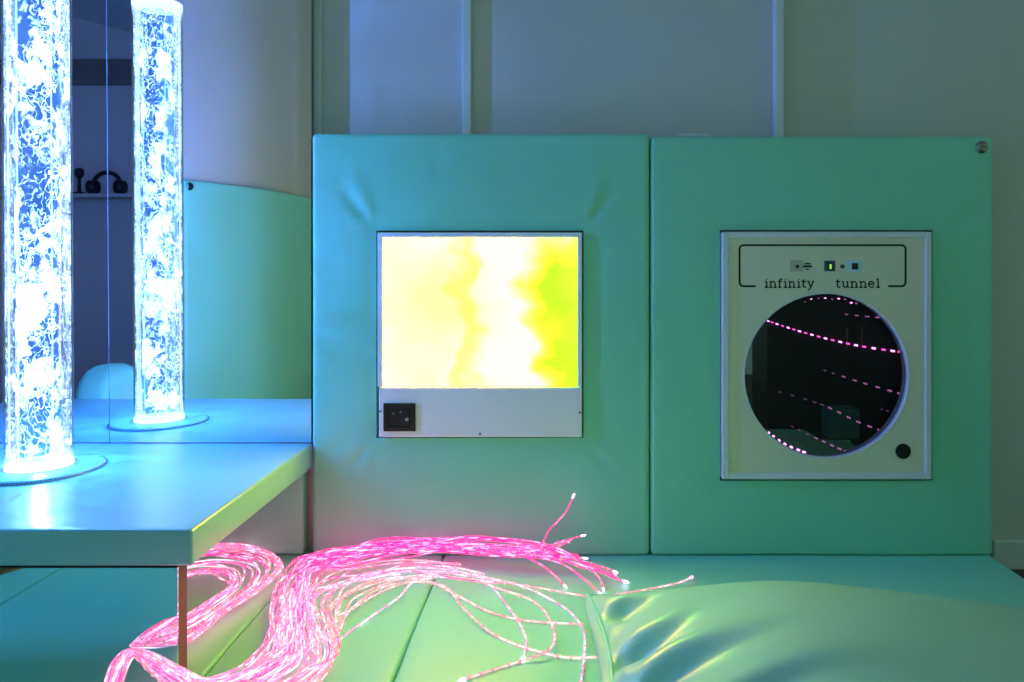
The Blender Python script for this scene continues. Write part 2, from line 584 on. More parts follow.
def tube_obj(name, pts, r, mat, parent=None, sides=10, closed=False):
    vs, fs, fm = [], [], []
    sweep(vs, fs, fm, pts, r, sides, 0, caps=not closed)
    return mesh_obj(name, vs, fs, mat, parent, fm, smooth=True)

def thing(name, label, cat, loc=(0, 0, 0), group=None):
    o = bpy.data.objects.new(name, None)
    C.objects.link(o)
    o.location = loc
    o.empty_display_size = 0.05
    o['label'] = label
    o['category'] = cat
    if group:
        o['group'] = group
    return o

def adopt(root):
    """children were built in world coordinates: keep them there under a root that has a location"""
    mi = Matrix.Translation(root.location).inverted()
    for o in C.objects:
        if o.parent is root:
            if o.type == 'MESH':
                o.data.transform(mi)

def tag(o, label, cat, group=None):
    o['label'] = label
    o['category'] = cat
    if group:
        o['group'] = group
    return o

def struct(o):
    o['kind'] = 'structure'
    return o

def fold(p, cx, cz, ang, amp, length, width):
    """one soft vinyl crease starting at (cx,cz) running in direction ang"""
    dx, dz = p.x - cx, p.z - cz
    a = dx * math.cos(ang) + dz * math.sin(ang)
    b = -dx * math.sin(ang) + dz * math.cos(ang)
    if a < 0 or a > length:
        return 0.0
    wv = 1.25 * width * (0.6 + a / length)
    return 1.7 * amp * min(1, a / .06) ** 2 * (1 - a / length) ** 1.5 * (1 + 1.2 * a / length) * math.exp(-(b / wv) ** 2)

# ------------------------------------------------------------------ room shell
YP = 2.297            # front face of the wall pads
YW = 2.362            # back wall plane
XL0, XL1 = -0.736, 0.259
struct(box('floor', -3.9, 3.1, -1.9, YW + 0.1, -0.16, -0.06, M['floor']))
struct(box('wall_back', -3.9, 3.1, YW, YW + 0.1, -0.06, 2.75, M['wall']))
struct(box('ceiling', -3.9, 3.1, -1.9, YW + 0.1, 2.75, 2.85, M['ceil']))
# left wall, gently curved where the pad is fixed
LW = [Vector((-1.475, -1.7, 0)), Vector((-1.475, 0.0, 0)), Vector((-1.50, 0.35, 0)), Vector((-1.555, 0.75, 0)), Vector((-1.66, 1.0, 0)), Vector((-1.76, 1.16, 0))]
def wall_strip(name, pts, thick, z0, z1, mat, per=6):
    cs = catmull(pts, per)
    vs, fs = [], []
    for i, p in enumerate(cs):
        a, b = cs[max(i - 1, 0)], cs[min(i + 1, len(cs) - 1)]
        t = (b - a).normalized()
        nrm = Vector((-t.y, t.x, 0))    # away from the room (left)
        q = p + nrm * thick
        vs += [(p.x, p.y, z0), (p.x, p.y, z1), (q.x, q.y, z1), (q.x, q.y, z0)]
    n = len(cs)
    for i in range(n - 1):
        for k in range(4):
            k2 = (k + 1) % 4
            fs.append((i * 4 + k, i * 4 + k2, (i + 1) * 4 + k2, (i + 1) * 4 + k))
    fs.append((0, 1, 2, 3))
    fs.append(((n - 1) * 4 + 3, (n - 1) * 4 + 2, (n - 1) * 4 + 1, (n - 1) * 4))
    o = mesh_obj(name, vs, fs, mat)
    bm = bmesh.new(); bm.from_mesh(o.data); bmesh.ops.recalc_face_normals(bm, faces=bm.faces); bm.to_mesh(o.data); bm.free()
    return o, cs
wl, LWc = wall_strip('wall_left', LW, 0.08, -0.06, 2.75, M['wall'])
struct(wl)
struct(box('wall_alcove_rear', -3.8, -1.56, -0.50, -0.40, -0.06, 2.75, M['wall_dark']))
struct(box('wall_alcove_left', -3.8, -3.7, -0.40, YW, -0.06, 2.75, M['wall_dark']))
# sloping soffit over the alcove
sv = [(-3.7, -0.40, 2.60), (-1.85, -0.40, 2.10), (-1.85, 0.55, 2.30), (-3.7, 0.55, 2.80),
      (-3.7, -0.40, 2.74), (-1.85, -0.40, 2.74), (-1.85, 0.55, 2.74), (-3.7, 0.55, 2.86)]
struct(mesh_obj('trim_4', sv, [(0, 3, 2, 1), (4, 5, 6, 7), (0, 1, 5, 4), (1, 2, 6, 5), (2, 3, 7, 6), (3, 0, 4, 7)], M['ceil']))
struct(box('trim_5', -3.68, -1.6, -0.40, -0.36, 2.01, 2.17, surf('brown_beam', (0.24, 0.17, 0.13), rough=0.7), bevel=.004))
# cover strips on the back wall
def cover(nm, x0, x1, p, mat):
    a = P(x0, 100, YW - p).x
    b = P(x1, 100, YW - p).x
    return struct(box(nm, a, b, YW - p, YW, 1.0, 2.75, mat, bevel=0.003, seg=2))
cover('trim_1', 312.5, 320.5, 0.016, M['trim'])
cover('trim_2', 462, 471, 0.020, M['trim'])
cover('trim_3', 775.5, 784, 0.036, M['trim'])
struct(box('baseboard_back', 1.30, 2.9, YW - 0.016, YW, -0.06, 0.028, M['trim'], bevel=0.004))

# ------------------------------------------------------------------ floor mats
def matdisp(seed):
    def f(p, d):
        if d.z < 0.5:
            return 0.0
        if p.y > 2.2:
            return 0.0
        return (0.003 * noise.noise(Vector((p.x * 3 + seed, p.y * 3, 0))) + 0.0012 * noise.noise(Vector((p.x * 9 + seed, p.y * 7, 3)))) * min(1, (2.2 - p.y) / .2)
    return f
def floor_mat(x0, x1, y0, y1, label, seed, n, warp=None):
    o = pad('floor_mat', (x0 + .0015, y0, -0.06), (x1 - .0015, y1, 0.0), 0.010, n, M['vinyl'], disp=matdisp(seed), warp=warp)
    return tag(o, label, 'floor mat', 'padded mint floor mats')
floor_mat(-0.35, 1.27, 0.55, 2.357, 'wide mint vinyl floor mat under the satin pillow and the strand ends', 1, (44, 44, 1))
floor_mat(-0.75, -0.35, 0.55, 2.357, 'narrow mint vinyl floor mat crossed by the big sweep of pink strands', 2, (12, 44, 1))
floor_mat(-1.42, -0.75, 0.55, 2.357, 'mint vinyl floor mat running in under the raised platform', 3, (18, 44, 1))
def matwarp(v):
    lim = [(.62, -1.46), (.74, -1.475), (.9, -1.52), (1.0, -1.575), (1.15, -1.67), (1.24, -1.72), (1.25, -2.1), (9, -2.1)]
    for (ya, xa), (yb, xb) in zip(lim, lim[1:]):
        if ya <= v.y <= yb:
            xl = xa + (xb - xa) * (v.y - ya) / (yb - ya)
            return Vector((-1.42 + (v.x + 1.42) * (-1.42 - xl) / .68, v.y, v.z))
    return v
floor_mat(-2.1, -1.42, 0.62, 2.357, 'mint vinyl floor mat seen only in the mirror below the platform', 4, (18, 60, 1), matwarp)

# ------------------------------------------------------------------ wall pads
LBX0, LBX1 = P(376.5, 0, YP).x, P(582.5, 0, YP).x
LBZ1, LBZ0 = P(0, 231.5, YP).z, P(0, 437.5, YP).z
ITX0, ITX1 = P(721.5, 0, YP).x, P(932.5, 0, YP).x
ITZ1, ITZ0 = P(0, 231, YP).z, P(0, 480.5, YP).z

def panel_disp(hole, seed, folds):
    hx0, hx1, hz0, hz1 = hole
    def f(p, d):
        if d.y > -0.5:
            return 0.0
        s = 0.0030 * noise.noise(Vector((p.x * 2.6 + seed, p.z * 2.6, 0.3)))
        s += 0.0009 * noise.noise(Vector((p.x * 8 + seed, p.z * 6, 1.3)))
        # drawn in along the cut-out
        dx = max(hx0 - p.x, 0, p.x - hx1)
        dz = max(hz0 - p.z, 0, p.z - hz1)
        dist = math.hypot(dx, dz)
        s -= 0.006 * math.exp(-dist / 0.025)
        for (cx, cz, a, amp, ln, w) in folds:
            s += fold(p, cx, cz, math.radians(a), amp, ln, w)
        return s
    return f
holeA = (LBX0 - .003, LBX1 + .003, LBZ0 - .003, LBZ1 + .003)
foldsA = [(holeA[0], holeA[3], 128, -.0055, .22, .012), (holeA[0], holeA[3], 112, .004, .26, .016), (holeA[0], holeA[3], 148, .004, .17, .013),
          (holeA[1], holeA[3], 55, -.0050, .20, .012), (holeA[1], holeA[3], 72, .003, .24, .014), (holeA[1], holeA[3], 35, .003, .16, .012),
          (holeA[0], holeA[2], 228, -.0045, .15, .010), (holeA[0], holeA[2], 212, .003, .14, .012), (holeA[0], holeA[2], 250, .0025, .16, .012),
          (holeA[1], holeA[2], 310, -.0045, .16, .010), (holeA[1], holeA[2], 328, .003, .14, .012),
          (-.62, 1.235, 255, -.0008, .16, .014), (-.40, 1.235, 268, .0008, .2, .02), (-.18, 1.235, 275, -.0008, .2, .02), (0.1, 1.235, 262, .0008, .2, .02)]
def push(folds):
    return folds
wpA = thing('wall_pad', 'mint padded wall panel around the glowing light box', 'wall pad', (-0.24, YP + .03, 0.001), 'padded mint wall panels')
pad('cushion', (XL0, YP, 0.001), (XL1 - .001, YW - .004, 1.245), 0.013, (70, 1, 84), M['vinyl'], wpA, hole=holeA, disp=panel_disp(holeA, 3, foldsA))
adopt(wpA)
holeB = (ITX0 - .003, ITX1 + .003, ITZ0 - .003, ITZ1 + .003)
foldsB = [(holeB[1], holeB[3], 48, .004, .20, .012), (holeB[1], holeB[3], 62, -.003, .16, .012), (holeB[0], holeB[3], 130, .0015, .14, .012),
          (holeB[0], holeB[2], 230, .0015, .14, .012), (holeB[1], holeB[2], 310, .0015, .14, .012)]
wpB = thing('wall_pad', 'mint padded wall panel around the infinity tunnel box', 'wall pad', (0.76, YP + .03, 0.001), 'padded mint wall panels')
pad('cushion', (XL1 + .002, YP, 0.001), (P(993.5, 0, YP).x, YW - .004, 1.237), 0.013, (60, 1, 76), M['vinyl'], wpB, hole=holeB, disp=panel_disp(holeB, 9, foldsB))
c = P(982, 147, YP - .002)
st = lathe('stud', [(0.0, .0075), (.006, .0075), (.0115, .006), (.0165, .004), (.0185, .0), (.0185, -.004)], M['steel'], wpB, 28)
st.data.transform(Matrix.Translation(c) @ Matrix.Rotation(math.radians(90), 4, 'X'))
st['label'] = 'round metal press stud'
slot = box('stud_slot', c.x - .008, c.x + .008, c.y - .0085, c.y - .0066, c.z - .0015, c.z + .0015, M['black'])
slot.parent = st
adopt(wpB)
slot.data.transform(Matrix.Translation(-wpB.location))

# small white plate lying on top of the pads
bk = thing('hinge_plate', 'small white plate on the upper edge where both wall pads meet', 'plate', (P(693, 0, 2.33).x, 2.33, 1.2378))
x0, x1 = P(675.5, 0, 2.33).x, P(712, 0, 2.33).x
box('leaf', x0, x1, 2.318, 2.352, 1.2385, 1.2440, M['trim'], bk, bevel=.002)
box('lip', x0 + .006, x1 - .006, 2.338, 2.352, 1.2440, 1.2520, M['trim'], bk, bevel=.002)
adopt(bk)

# pad behind the legs of the platform
up = pad('skirting_pad', (-1.9, 2.300, 0.002), (P(303, 0, 2.3).x, YW - .004, 0.247), 0.010, (30, 1, 10), M['vinyl'], disp=matdisp(8))
tag(up, 'low mint pad along the wall behind and beneath the platform', 'wall pad')

# curved pad on the left wall (seen in the wall mirror)
lp = thing('curved_wall_pad', 'tall curved mint wall pad reflected at right in the mirror', 'wall pad', (-1.46, 0.3, 0.0))
padpath = catmull([Vector((-1.42, -0.55, 0)), Vector((-1.42, 0.05, 0)), Vector((-1.44, 0.35, 0)), Vector((-1.49, 0.74, 0)), Vector((-1.595, 1.0, 0)), Vector((-1.69, 1.145, 0))], 8)
vs, fs = [], []
prof = [(0.0, .001), (-.010, .003), (-.010, .02)] 
zs = [0.003, .010] + lin(.05, 1.20, 20) + [1.222, 1.232, 1.2355]
np_ = len(padpath)
def padrow(i, depth):
    a, b = padpath[max(i - 1, 0)], padpath[min(i + 1, np_ - 1)]
    t = (b - a).normalized()
    return padpath[i] + Vector((-t.y, t.x, 0)) * depth
for i in range(np_):
    endin = min(i, np_ - 1 - i)
    for z in zs:
        d = 0.0
        e = min(z - 0.003, 1.2355 - z)
        if e < .013:
            d = .013 - math.sqrt(max(0, .013 ** 2 - (.013 - e) ** 2))
        if endin == 0:
            d = max(d, .009)
        q = padrow(i, d + 0.002 * noise.noise(Vector((padpath[i].y * 3, z * 3, 5))))
        vs.append((q.x, q.y, z))
nz_ = len(zs)
for i in range(np_):
    for z in zs:
        q = padrow(i, .05)
        vs.append((q.x, q.y, z))
off = np_ * nz_
for i in range(np_ - 1):
    for k in range(nz_ - 1):
        fs.append((i * nz_ + k, (i + 1) * nz_ + k, (i + 1) * nz_ + k + 1, i * nz_ + k + 1))
        fs.append((off + i * nz_ + k, off + i * nz_ + k + 1, off + (i + 1) * nz_ + k + 1, off + (i + 1) * nz_ + k))
    for k in (0, nz_ - 1):
        fs.append((i * nz_ + k, (i + 1) * nz_ + k, off + (i + 1) * nz_ + k, off + i * nz_ + k))
for i in (0, np_ - 1):
    for k in range(nz_ - 1):
        fs.append((i * nz_ + k, i * nz_ + k + 1, off + i * nz_ + k + 1, off + i * nz_ + k))
cp = mesh_obj('cushion', vs, fs, M['vinyl'], lp, smooth=True)
bm = bmesh.new(); bm.from_mesh(cp.data); bmesh.ops.recalc_face_normals(bm, faces=bm.faces)
for e in bm.edges:
    if len(e.link_faces) == 2 and e.calc_face_angle(0) > 0.8:
        e.smooth = False
bm.to_mesh(cp.data); bm.free()
sd = lathe('stud', [(0.0001, .016), (.009, .0145), (.0155, .009), (.0185, .0), (.0185, -.006)], M['black'], lp, 24)
sd.data.transform(Matrix.Translation((-1.668, 1.130, 1.208)) @ Vector((0, 0, 1)).rotation_difference(Vector((.85, -.52, 0))).to_matrix().to_4x4())
sd['label'] = 'round dark press stud'
adopt(lp)

# ------------------------------------------------------------------ light box
YL = YP - 0.010
lb = thing('light_box', 'square white light box glowing yellow and lime in the left wall pad', 'light box', ((LBX0 + LBX1) / 2, YP, LBZ0))
sx0, sx1 = P(382.5, 0, YL).x, P(577.5, 0, YL).x
sz1, sz0 = P(0, 237.5, YL).z, P(0, 387, YL).z
bx0, bx1 = P(377.5, 0, YL).x, P(582, 0, YL).x
bz1, bz0 = P(0, 232.5, YL).z, P(0, 437, YL).z
bm = bmesh.new()
bm_box(bm, bx0, bx1, YP + .012, YW - .004, bz0, bz1)
bm_obj('housing', bm, M['white'], lb)
fr = bmesh.new()
bm_box(fr, bx0, sx0, YL, YP + .012, sz0, bz1, .0015)
fr2 = fr
bm_obj('frame_rail', fr, M['white'], lb)
box('frame_rail', sx1, bx1, YL, YP + .012, sz0, bz1, M['white'], lb, bevel=.0015)
box('frame_rail', sx0, sx1, YL, YP + .012, sz1, bz1, M['white'], lb, bevel=.0015)
box('screen', sx0 + .0005, sx1 - .0005, YP - .004, YP + .010, sz0 + .0005, sz1 - .0005, M['screen'], lb)
lb.children[-1]['label'] = 'bright screen washed in white, yellow and lime light'
px0, px1 = P(379, 0, YL).x, P(582, 0, YL).x
box('control_plate', px0, px1, YL - .002, YP + .012, bz0, sz0 - .0012, M['white'], lb, bevel=.002)
YC = YL - .002
# inlet module: bezel, dark recess, rocker
ix0, ix1 = P(383.7, 0, YC).x, P(415.7, 0, YC).x
iz1, iz0 = P(0, 403, YC).z, P(0, 431, YC).z
rx0, rx1 = P(388, 0, YC).x, P(410.5, 0, YC).x
rz1, rz0 = P(0, 408, YC).z, P(0, 426.5, YC).z
inl = None
bm = bmesh.new()
bm_box(bm, ix0, rx0, YC - .006, YC, iz0, iz1, .0018, 3)
bm_box(bm, rx1, ix1, YC - .006, YC, iz0, iz1, .0018, 3)
bm_box(bm, rx0 - .001, rx1 + .001, YC - .006, YC, iz0, rz0, .0018, 3)
bm_box(bm, rx0 - .001, rx1 + .001, YC - .006, YC, rz1, iz1, .0018, 3)
inl = bm_obj('power_inlet', bm, M['black'], lb)
inl['label'] = 'black power inlet with rocker switch'
rec = box('recess', rx0, rx1, YC - .0012, YC - .0002, rz0, rz1, M['black'])
rec.parent = inl
mid = (rx0 + rx1) / 2 + .006
rk = box('rocker_switch', mid, rx1 - .002, YC - .0052, YC - .0012, rz0 + .002, rz1 - .002, M['black'], bevel=.0015)
rk.parent = inl
rg = lathe('switch_mark', [(.0045, 0), (.0045, .0008), (.0025, .0008), (.0025, 0), (.0045, 0)], M['trim'], inl, 20)
cc = P(406.9, 419.5, YC - .0054)
rg.data.transform(Matrix.Translation(cc) @ Matrix.Rotation(math.radians(90), 4, 'X'))
for (qx, qy) in ((393.5, 413.5), (400.5, 412)):
    q = P(qx, qy, YC - .0022)
    pin = cyl('contact_pin', q, (0, 1, 0), .0016, .0016, .003, M['trim'], None, 10)
    pin.parent = inl
for (qx, qy) in ((380.4, 411.3), (580, 412.5), (480, 433.8)):
    q = P(qx, qy, YC)
    cyl('screw', q, (0, 1, 0), .0034, .0034, .002, M['grey'], lb, 14)
_inl_kids = [o for o in C.objects if o.parent is inl]
adopt(lb)
for o in _inl_kids:
    o.data.transform(Matrix.Translation(-lb.location))

# ------------------------------------------------------------------ infinity tunnel
it = thing('infinity_tunnel', 'cream infinity tunnel box with a round window of pink lights', 'sensory box', ((ITX0 + ITX1) / 2, YP, ITZ0))
YI = YP - 0.014     # face of the frame
YF = YP - 0.008     # face of the cream plate
fx0, fx1 = P(722.3, 0, YI).x, P(932, 0, YI).x
fz1, fz0 = P(0, 231.7, YI).z, P(0, 479.7, YI).z
gx0, gx1 = P(729, 0, YI).x, P(925.5, 0, YI).x
gz1, gz0 = P(0, 238, YI).z, P(0, 473.5, YI).z
def bar(x0, x1, z0, z1):
    box('frame_rail', x0, x1, YI, YP + .02, z0, z1, M['frame'], it, bevel=.004, seg=3)
bar(fx0, gx0, fz0, fz1); bar(gx1, fx1, fz0, fz1); bar(gx0 - .002, gx1 + .002, gz1, fz1); bar(gx0 - .002, gx1 + .002, fz0, gz0)
# cream plate with a round hole
cW = P(826.5, 375.7, YF)
RW = 81.8 * YF / F
def plate_with_hole(x0, x1, z0, z1, c, r, y0, y1, seg=96):
    vs, fs = [], []
    for k in range(seg):
        a = 2 * math.pi * k / seg
        ca, sa = math.cos(a), math.sin(a)
        t = min((x1 - c.x) / ca if ca > 1e-9 else (x0 - c.x) / ca if ca < -1e-9 else 1e9,
                (z1 - c.z) / sa if sa > 1e-9 else (z0 - c.z) / sa if sa < -1e-9 else 1e9)
        i = (c.x + r * ca, c.z + r * sa)
        o = (c.x + t * ca, c.z + t * sa)
        vs += [(i[0], y0, i[1]), (o[0], y0, o[1]), (o[0], y1, o[1]), (i[0], y1, i[1])]
    for cx, cz in ((x0, z0), (x1, z0), (x1, z1), (x0, z1)):
        a = math.atan2(cz - c.z, cx - c.x) % (2 * math.pi)
        k = int(round(a / (2 * math.pi) * seg)) % seg
        vs[k * 4 + 1] = (cx, y0, cz); vs[k * 4 + 2] = (cx, y1, cz)
    for k in range(seg):
        k2 = (k + 1) % seg
        for j in range(4):
            j2 = (j + 1) % 4
            fs.append((k * 4 + j, k * 4 + j2, k2 * 4 + j2, k2 * 4 + j))
    return vs, fs
vs, fs = plate_with_hole(gx0 - .001, gx1 + .001, gz0 - .001, gz1 + .001, cW, RW, YF, YF + .005)
o = mesh_obj('face_plate', vs, fs, M['cream'], it)
bm = bmesh.new(); bm.from_mesh(o.data); bmesh.ops.recalc_face_normals(bm, faces=bm.faces); bm.to_mesh(o.data); bm.free()
# rim sleeve, pane, dark interior
Mrot = Matrix.Translation(cW) @ Matrix.Rotation(math.radians(90), 4, 'X')
YB = 2.350
dep = YB - YF
rim = lathe('window_rim', [(RW + .004, .0015), (RW, .0015), (RW - .0005, -.018), (RW + .006, -.018), (RW + .004, .0015)], M['frame'], it, 96)
rim.data.transform(Mrot)
pane = lathe('window_pane', [(0.0001, -.019), (RW + .004, -.019)], M['half_mirror'], it, 96)
pane.data.transform(Mrot)
ins = lathe('tunnel_wall', [(RW + .005, -.020), (RW + .005, -dep)], M['black'], it, 96)
ins.data.transform(Mrot)
bkp = lathe('tunnel_back', [(0.0001, -dep + .001), (RW + .006, -dep + .001)], M['black'], it, 96)
bkp.data.transform(Mrot)
box('housing', ITX0 + .002, gx0, YP + .02, YW - .004, ITZ0 + .002, ITZ1 - .002, M['black'], it)
# lights in rows; dim rows are reflections of the strip, modelled as glowing pieces
def led_row(pts, n, mats, size, jitter=0.0, skip=0.0, pair=False, dip=0.0):
    q = [P(x, y, YB - .006) for (x, y) in pts]
    cs = catmull(q, 24)
    vs, fs, fm = [], [], []
    sweep(vs, fs, fm, [p + Vector((0, .003, 0)) for p in cs[::4] + [cs[-1]]], .0012, 5, 0)
    strip = mesh_obj('led_strip', vs, fs, M['black'], it, fm)
    out = []
    for k in range(n):
        t = (k + .5) / n
        i = t * (len(cs) - 1)
        a, b = cs[int(i)], cs[min(int(i) + 1, len(cs) - 1)]
        p = a.lerp(b, i - int(i))
        d = (b - a).normalized()
        w, h = size
        f = 0.75 + .5 * t
        bm = bmesh.new()
        bm_box(bm, -w * f / 2, w * f / 2, -.0015, .0015, -h * f / 2, h * f / 2, h * .25, 2)
        ang = math.atan2(d.z, d.x)
        bmesh.ops.transform(bm, matrix=Matrix.Translation(p + Vector((0, 0, random.uniform(-jitter, jitter)))) @ Matrix.Rotation(-ang, 4, 'Y'), verts=bm.verts)
        mm = mats[min(int(t * len(mats)), len(mats) - 1)] if len(mats) != 2 else mats[k % 2]
        l = bm_obj('led', bm, M[mm])
        l.parent = strip
        out.append(l)
    return out
LEDS = []
LEDS += led_row([(767, 320.7), (791, 328.6), (822, 337.5), (860, 346), (902.5, 352.3)], 20, ['led', 'led_hot'], (.0105, .0048))
LEDS += led_row([(843, 314), (862, 316), (881, 317.6)], 4, ['led_dim', 'led_dim', 'led_dim'], (.012, .0035))
LEDS += led_row([(822, 369.5), (860, 382), (903, 394.5)], 8, ['led_repeat_faint', 'led_dim', 'led_dim', 'led_dim'], (.0125, .0048))
LEDS += led_row([(776, 391), (808, 400), (830, 408), (856, 421), (883, 431.5)], 11, ['led_repeat_faint', 'led_repeat_faint', 'led_dim', 'led_dim'], (.0125, .0045))
LEDS += led_row([(790, 425.5), (820, 440), (848, 452.5)], 8, ['led_repeat_faint', 'led_dim', 'led_dim'], (.0115, .0045))
LEDS += led_row([(767.5, 431.5), (785, 444), (806, 453)], 7, ['led', 'led', 'led'], (.009, .0052))
LEDS += led_row([(880, 409), (895, 413)], 3, ['led_repeat_faint', 'led_repeat_faint', 'led_repeat_faint'], (.009, .003))
LEDS += led_row([(803, 301.5), (822, 298.5), (842, 300.5), (858, 304.5)], 9, ['led_dim', 'led'], (.006, .003), jitter=.006)
# printed outline, open at the bottom
YT = YF - .0006
def ribbon(vs, fs, pts2, w, closed=False):
    """flat stroke on the face plate; pts2 in photo pixels, w = width in px"""
    pts = [P(x, y, YT) for (x, y) in pts2]
    hw = w * YT / F / 2
    n = len(pts)
    base = len(vs)
    for i in range(n):
        a, b = pts[max(i - 1, 0)], pts[min(i + 1, n - 1)]
        if closed:
            a, b = pts[(i - 1) % n], pts[(i + 1) % n]
        t = (b - a).normalized()
        nn = Vector((-t.z, 0, t.x))
        for sgn in (-1, 1):
            p = pts[i] + nn * (hw * sgn)
            vs.append((p.x, YT, p.z)); vs.append((p.x, YF + .0004, p.z))
    m = n if closed else n - 1
    for i in range(m):
        j = (i + 1) % n
        a, b = base + i * 4, base + j * 4
        for q in ((0, 2, 2, 0), (2, 3, 3, 2), (3, 1, 1, 3), (1, 0, 0, 1)):
            fs.append((a + q[0], a + q[1], b + q[2], b + q[3]))
    if not closed:
        fs.append((base, base + 1, base + 3, base + 2))
        e = base + (n - 1) * 4
        fs.append((e, e + 2, e + 3, e + 1))
def arc(cx, cy, rx, ry, a0, a1, n=8):
    return [(cx + rx * math.cos(math.radians(a0 + (a1 - a0) * i / n)), cy - ry * math.sin(math.radians(a0 + (a1 - a0) * i / n))) for i in range(n + 1)]
vs, fs = [], []
X0, X1, Y0, Y1, r = 739.6, 905.6, 245.2, 286.2, 4.0
outl = [(755.8, Y1)] + arc(X0 + r, Y1 - r, r, r, 270, 180) + arc(X0 + r, Y0 + r, r, r, 180, 90) + arc(X1 - r, Y0 + r, r, r, 90, 0) + arc(X1 - r, Y1 - r, r, r, 0, -90) + [(888.2, Y1)]
ribbon(vs, fs, outl, 2.0)
mesh_obj('printed_outline', vs, fs, M['ink'], it)
# slab serif letters, drawn as strokes.  units: x-height 1, ascender 1.42
SER = .22
def glyph(ch):
    if ch == 'i':
        return .62, [[(.10, 1), (.34, 1)], [(.34, 1.0), (.34, 0)], [(.06, 0), (.62, 0)], [(.27, 1.38), (.41, 1.38)]]
    if ch == 'n':
        return 1.18, [[(.02, 1), (.26, 1)], [(.26, 1), (.26, 0)], [(.02, 0), (.50, 0)], [(.26, .70), (.40, .92), (.60, 1.0), (.80, .92), (.90, .70)], [(.90, .70), (.90, 0)], [(.66, 0), (1.14, 0)]]
    if ch == 'f':
        return .74, [[(.28, 0), (.28, 1.12), (.36, 1.34), (.52, 1.42), (.70, 1.36)], [(.04, 0), (.56, 0)], [(.06, 1), (.62, 1)]]
    if ch == 't':
        return .76, [[(.28, 1.36), (.28, .22), (.36, .04), (.52, 0), (.70, .12)], [(.04, 1), (.66, 1)]]
    if ch == 'y':
        return 1.06, [[(.18, 1), (.55, .06)], [(.90, 1), (.50, -.10), (.38, -.32), (.22, -.40), (.10, -.36)], [(.0, 1), (.38, 1)], [(.70, 1), (1.06, 1)]]
    if ch == 'u':
        return 1.14, [[(.02, 1), (.24, 1)], [(.24, 1), (.24, .32), (.34, .08), (.54, 0), (.74, .08), (.86, .30)], [(.64, 1), (.86, 1)], [(.86, 1), (.86, 0)], [(.86, 0), (1.08, 0)]]
    if ch == 'e':
        return 1.0, [[(.12, .54), (.86, .54), (.82, .80), (.66, .97), (.48, 1.0), (.28, .95), (.14, .76), (.10, .50), (.16, .22), (.32, .05), (.52, 0), (.72, .05), (.88, .20)]]
    if ch == 'l':
        return .64, [[(.08, 1.42), (.34, 1.42)], [(.34, 1.42), (.34, 0)], [(.06, 0), (.62, 0)]]
def word(text, xa, xb, base, xh, w, name):
    total = sum(glyph(c)[0] + .10 for c in text) - .10
    k = (xb - xa) / total
    vs, fs = [], []
    x = xa
    for ch in text:
        adv, strokes = glyph(ch)
        for s in strokes:
            ribbon(vs, fs, [(x + px * k, base - py * xh) for (px, py) in s], w)
        x += (adv + .10) * k
    return mesh_obj(name, vs, fs, M['ink'], it)
word('infinity', 764.4, 814.2, 287.3, 5.8, 1.4, 'lettering')
word('tunnel', 835.6, 880.2, 287.3, 5.8, 1.4, 'lettering')
# symbols inside the outline
def flat(name, x0, x1, y0, y1, mat, lift=.0006, parent=it, bevel=0):
    a, b = P(x0, y1, YF), P(x1, y0, YF)
    o = box(name, a.x, b.x, YF - lift, YF + .0005, a.z, b.z, M[mat], None, bevel=bevel)
    o.parent = parent
    return o
def disc(name, x, y, r, mat, lift, parent=it, squash=1.0):
    c = P(x, y, YF)
    o = cyl(name, Vector((0, 0, 0)), (0, 1, 0), r * YF / F, r * YF / F, lift * 2, M[mat], None, 24)
    o.data.transform(Matrix.Translation(c) @ Matrix.Scale(squash, 4, (0, 0, 1)))
    o.parent = parent
    return o
SUBS = []
sw = flat('switch_plate', 790.5, 803, 260.3, 271.5, 'beige'); SUBS.append(disc('plug_dot', 797.3, 266.4, 1.7, 'ink', .0009, sw))
vs, fs = [], []
for (yy, hw, ww) in ((263.9, 3.0, 1.4), (266.5, 4.6, 1.9), (269.3, 1.8, 1.3)):
    ribbon(vs, fs, [(807.5 - hw, yy), (807.5 - hw * .3, yy - .25), (807.5 + hw * .3, yy - .25), (807.5 + hw, yy)], ww)
mesh_obj('speech_symbol', vs, fs, M['ink'], it)
dg = flat('indicator_window', 824.2, 835.2, 260.6, 271.2, 'icon_blue', .0008)
SUBS.append(flat('indicator_bezel', 827.6, 832.6, 262.4, 270.2, 'ink', .0011, dg))
SUBS.append(flat('indicator_lamp', 829.4, 831.5, 264.2, 269.0, 'yellow_lamp', .0014, dg))
disc('round_button', 842.3, 266.4, 2.2, 'icon_blue', .0012)
sp = flat('rocker_plate', 845.6, 862.3, 260.2, 271.8, 'pad_blue', .0008, bevel=.0003)
SUBS.append(flat('rocker_button', 851.8, 857.8, 263.2, 269.4, 'black', .0025, sp))
kb = disc('sensor_knob', 903, 451.2, 7.6, 'black', .003)
kb['label'] = 'round black knob below the window'
for (qx, qy) in ((825, 239.5), (923, 248), (923, 355), (923, 464), (825, 471.5), (730.5, 248), (730.5, 355), (730.5, 462)):
    q = P(qx, qy, YF)
    s_ = lathe('screw', [(0, .0022), (.002, .0020), (.0036, .0010), (.0042, -.001)], M['clear_screw'], it, 16)
    s_.data.transform(Matrix.Translation(q) @ Matrix.Rotation(math.radians(90), 4, 'X'))
adopt(it)
for o in LEDS + SUBS:
    o.data.transform(Matrix.Translation(-it.location))

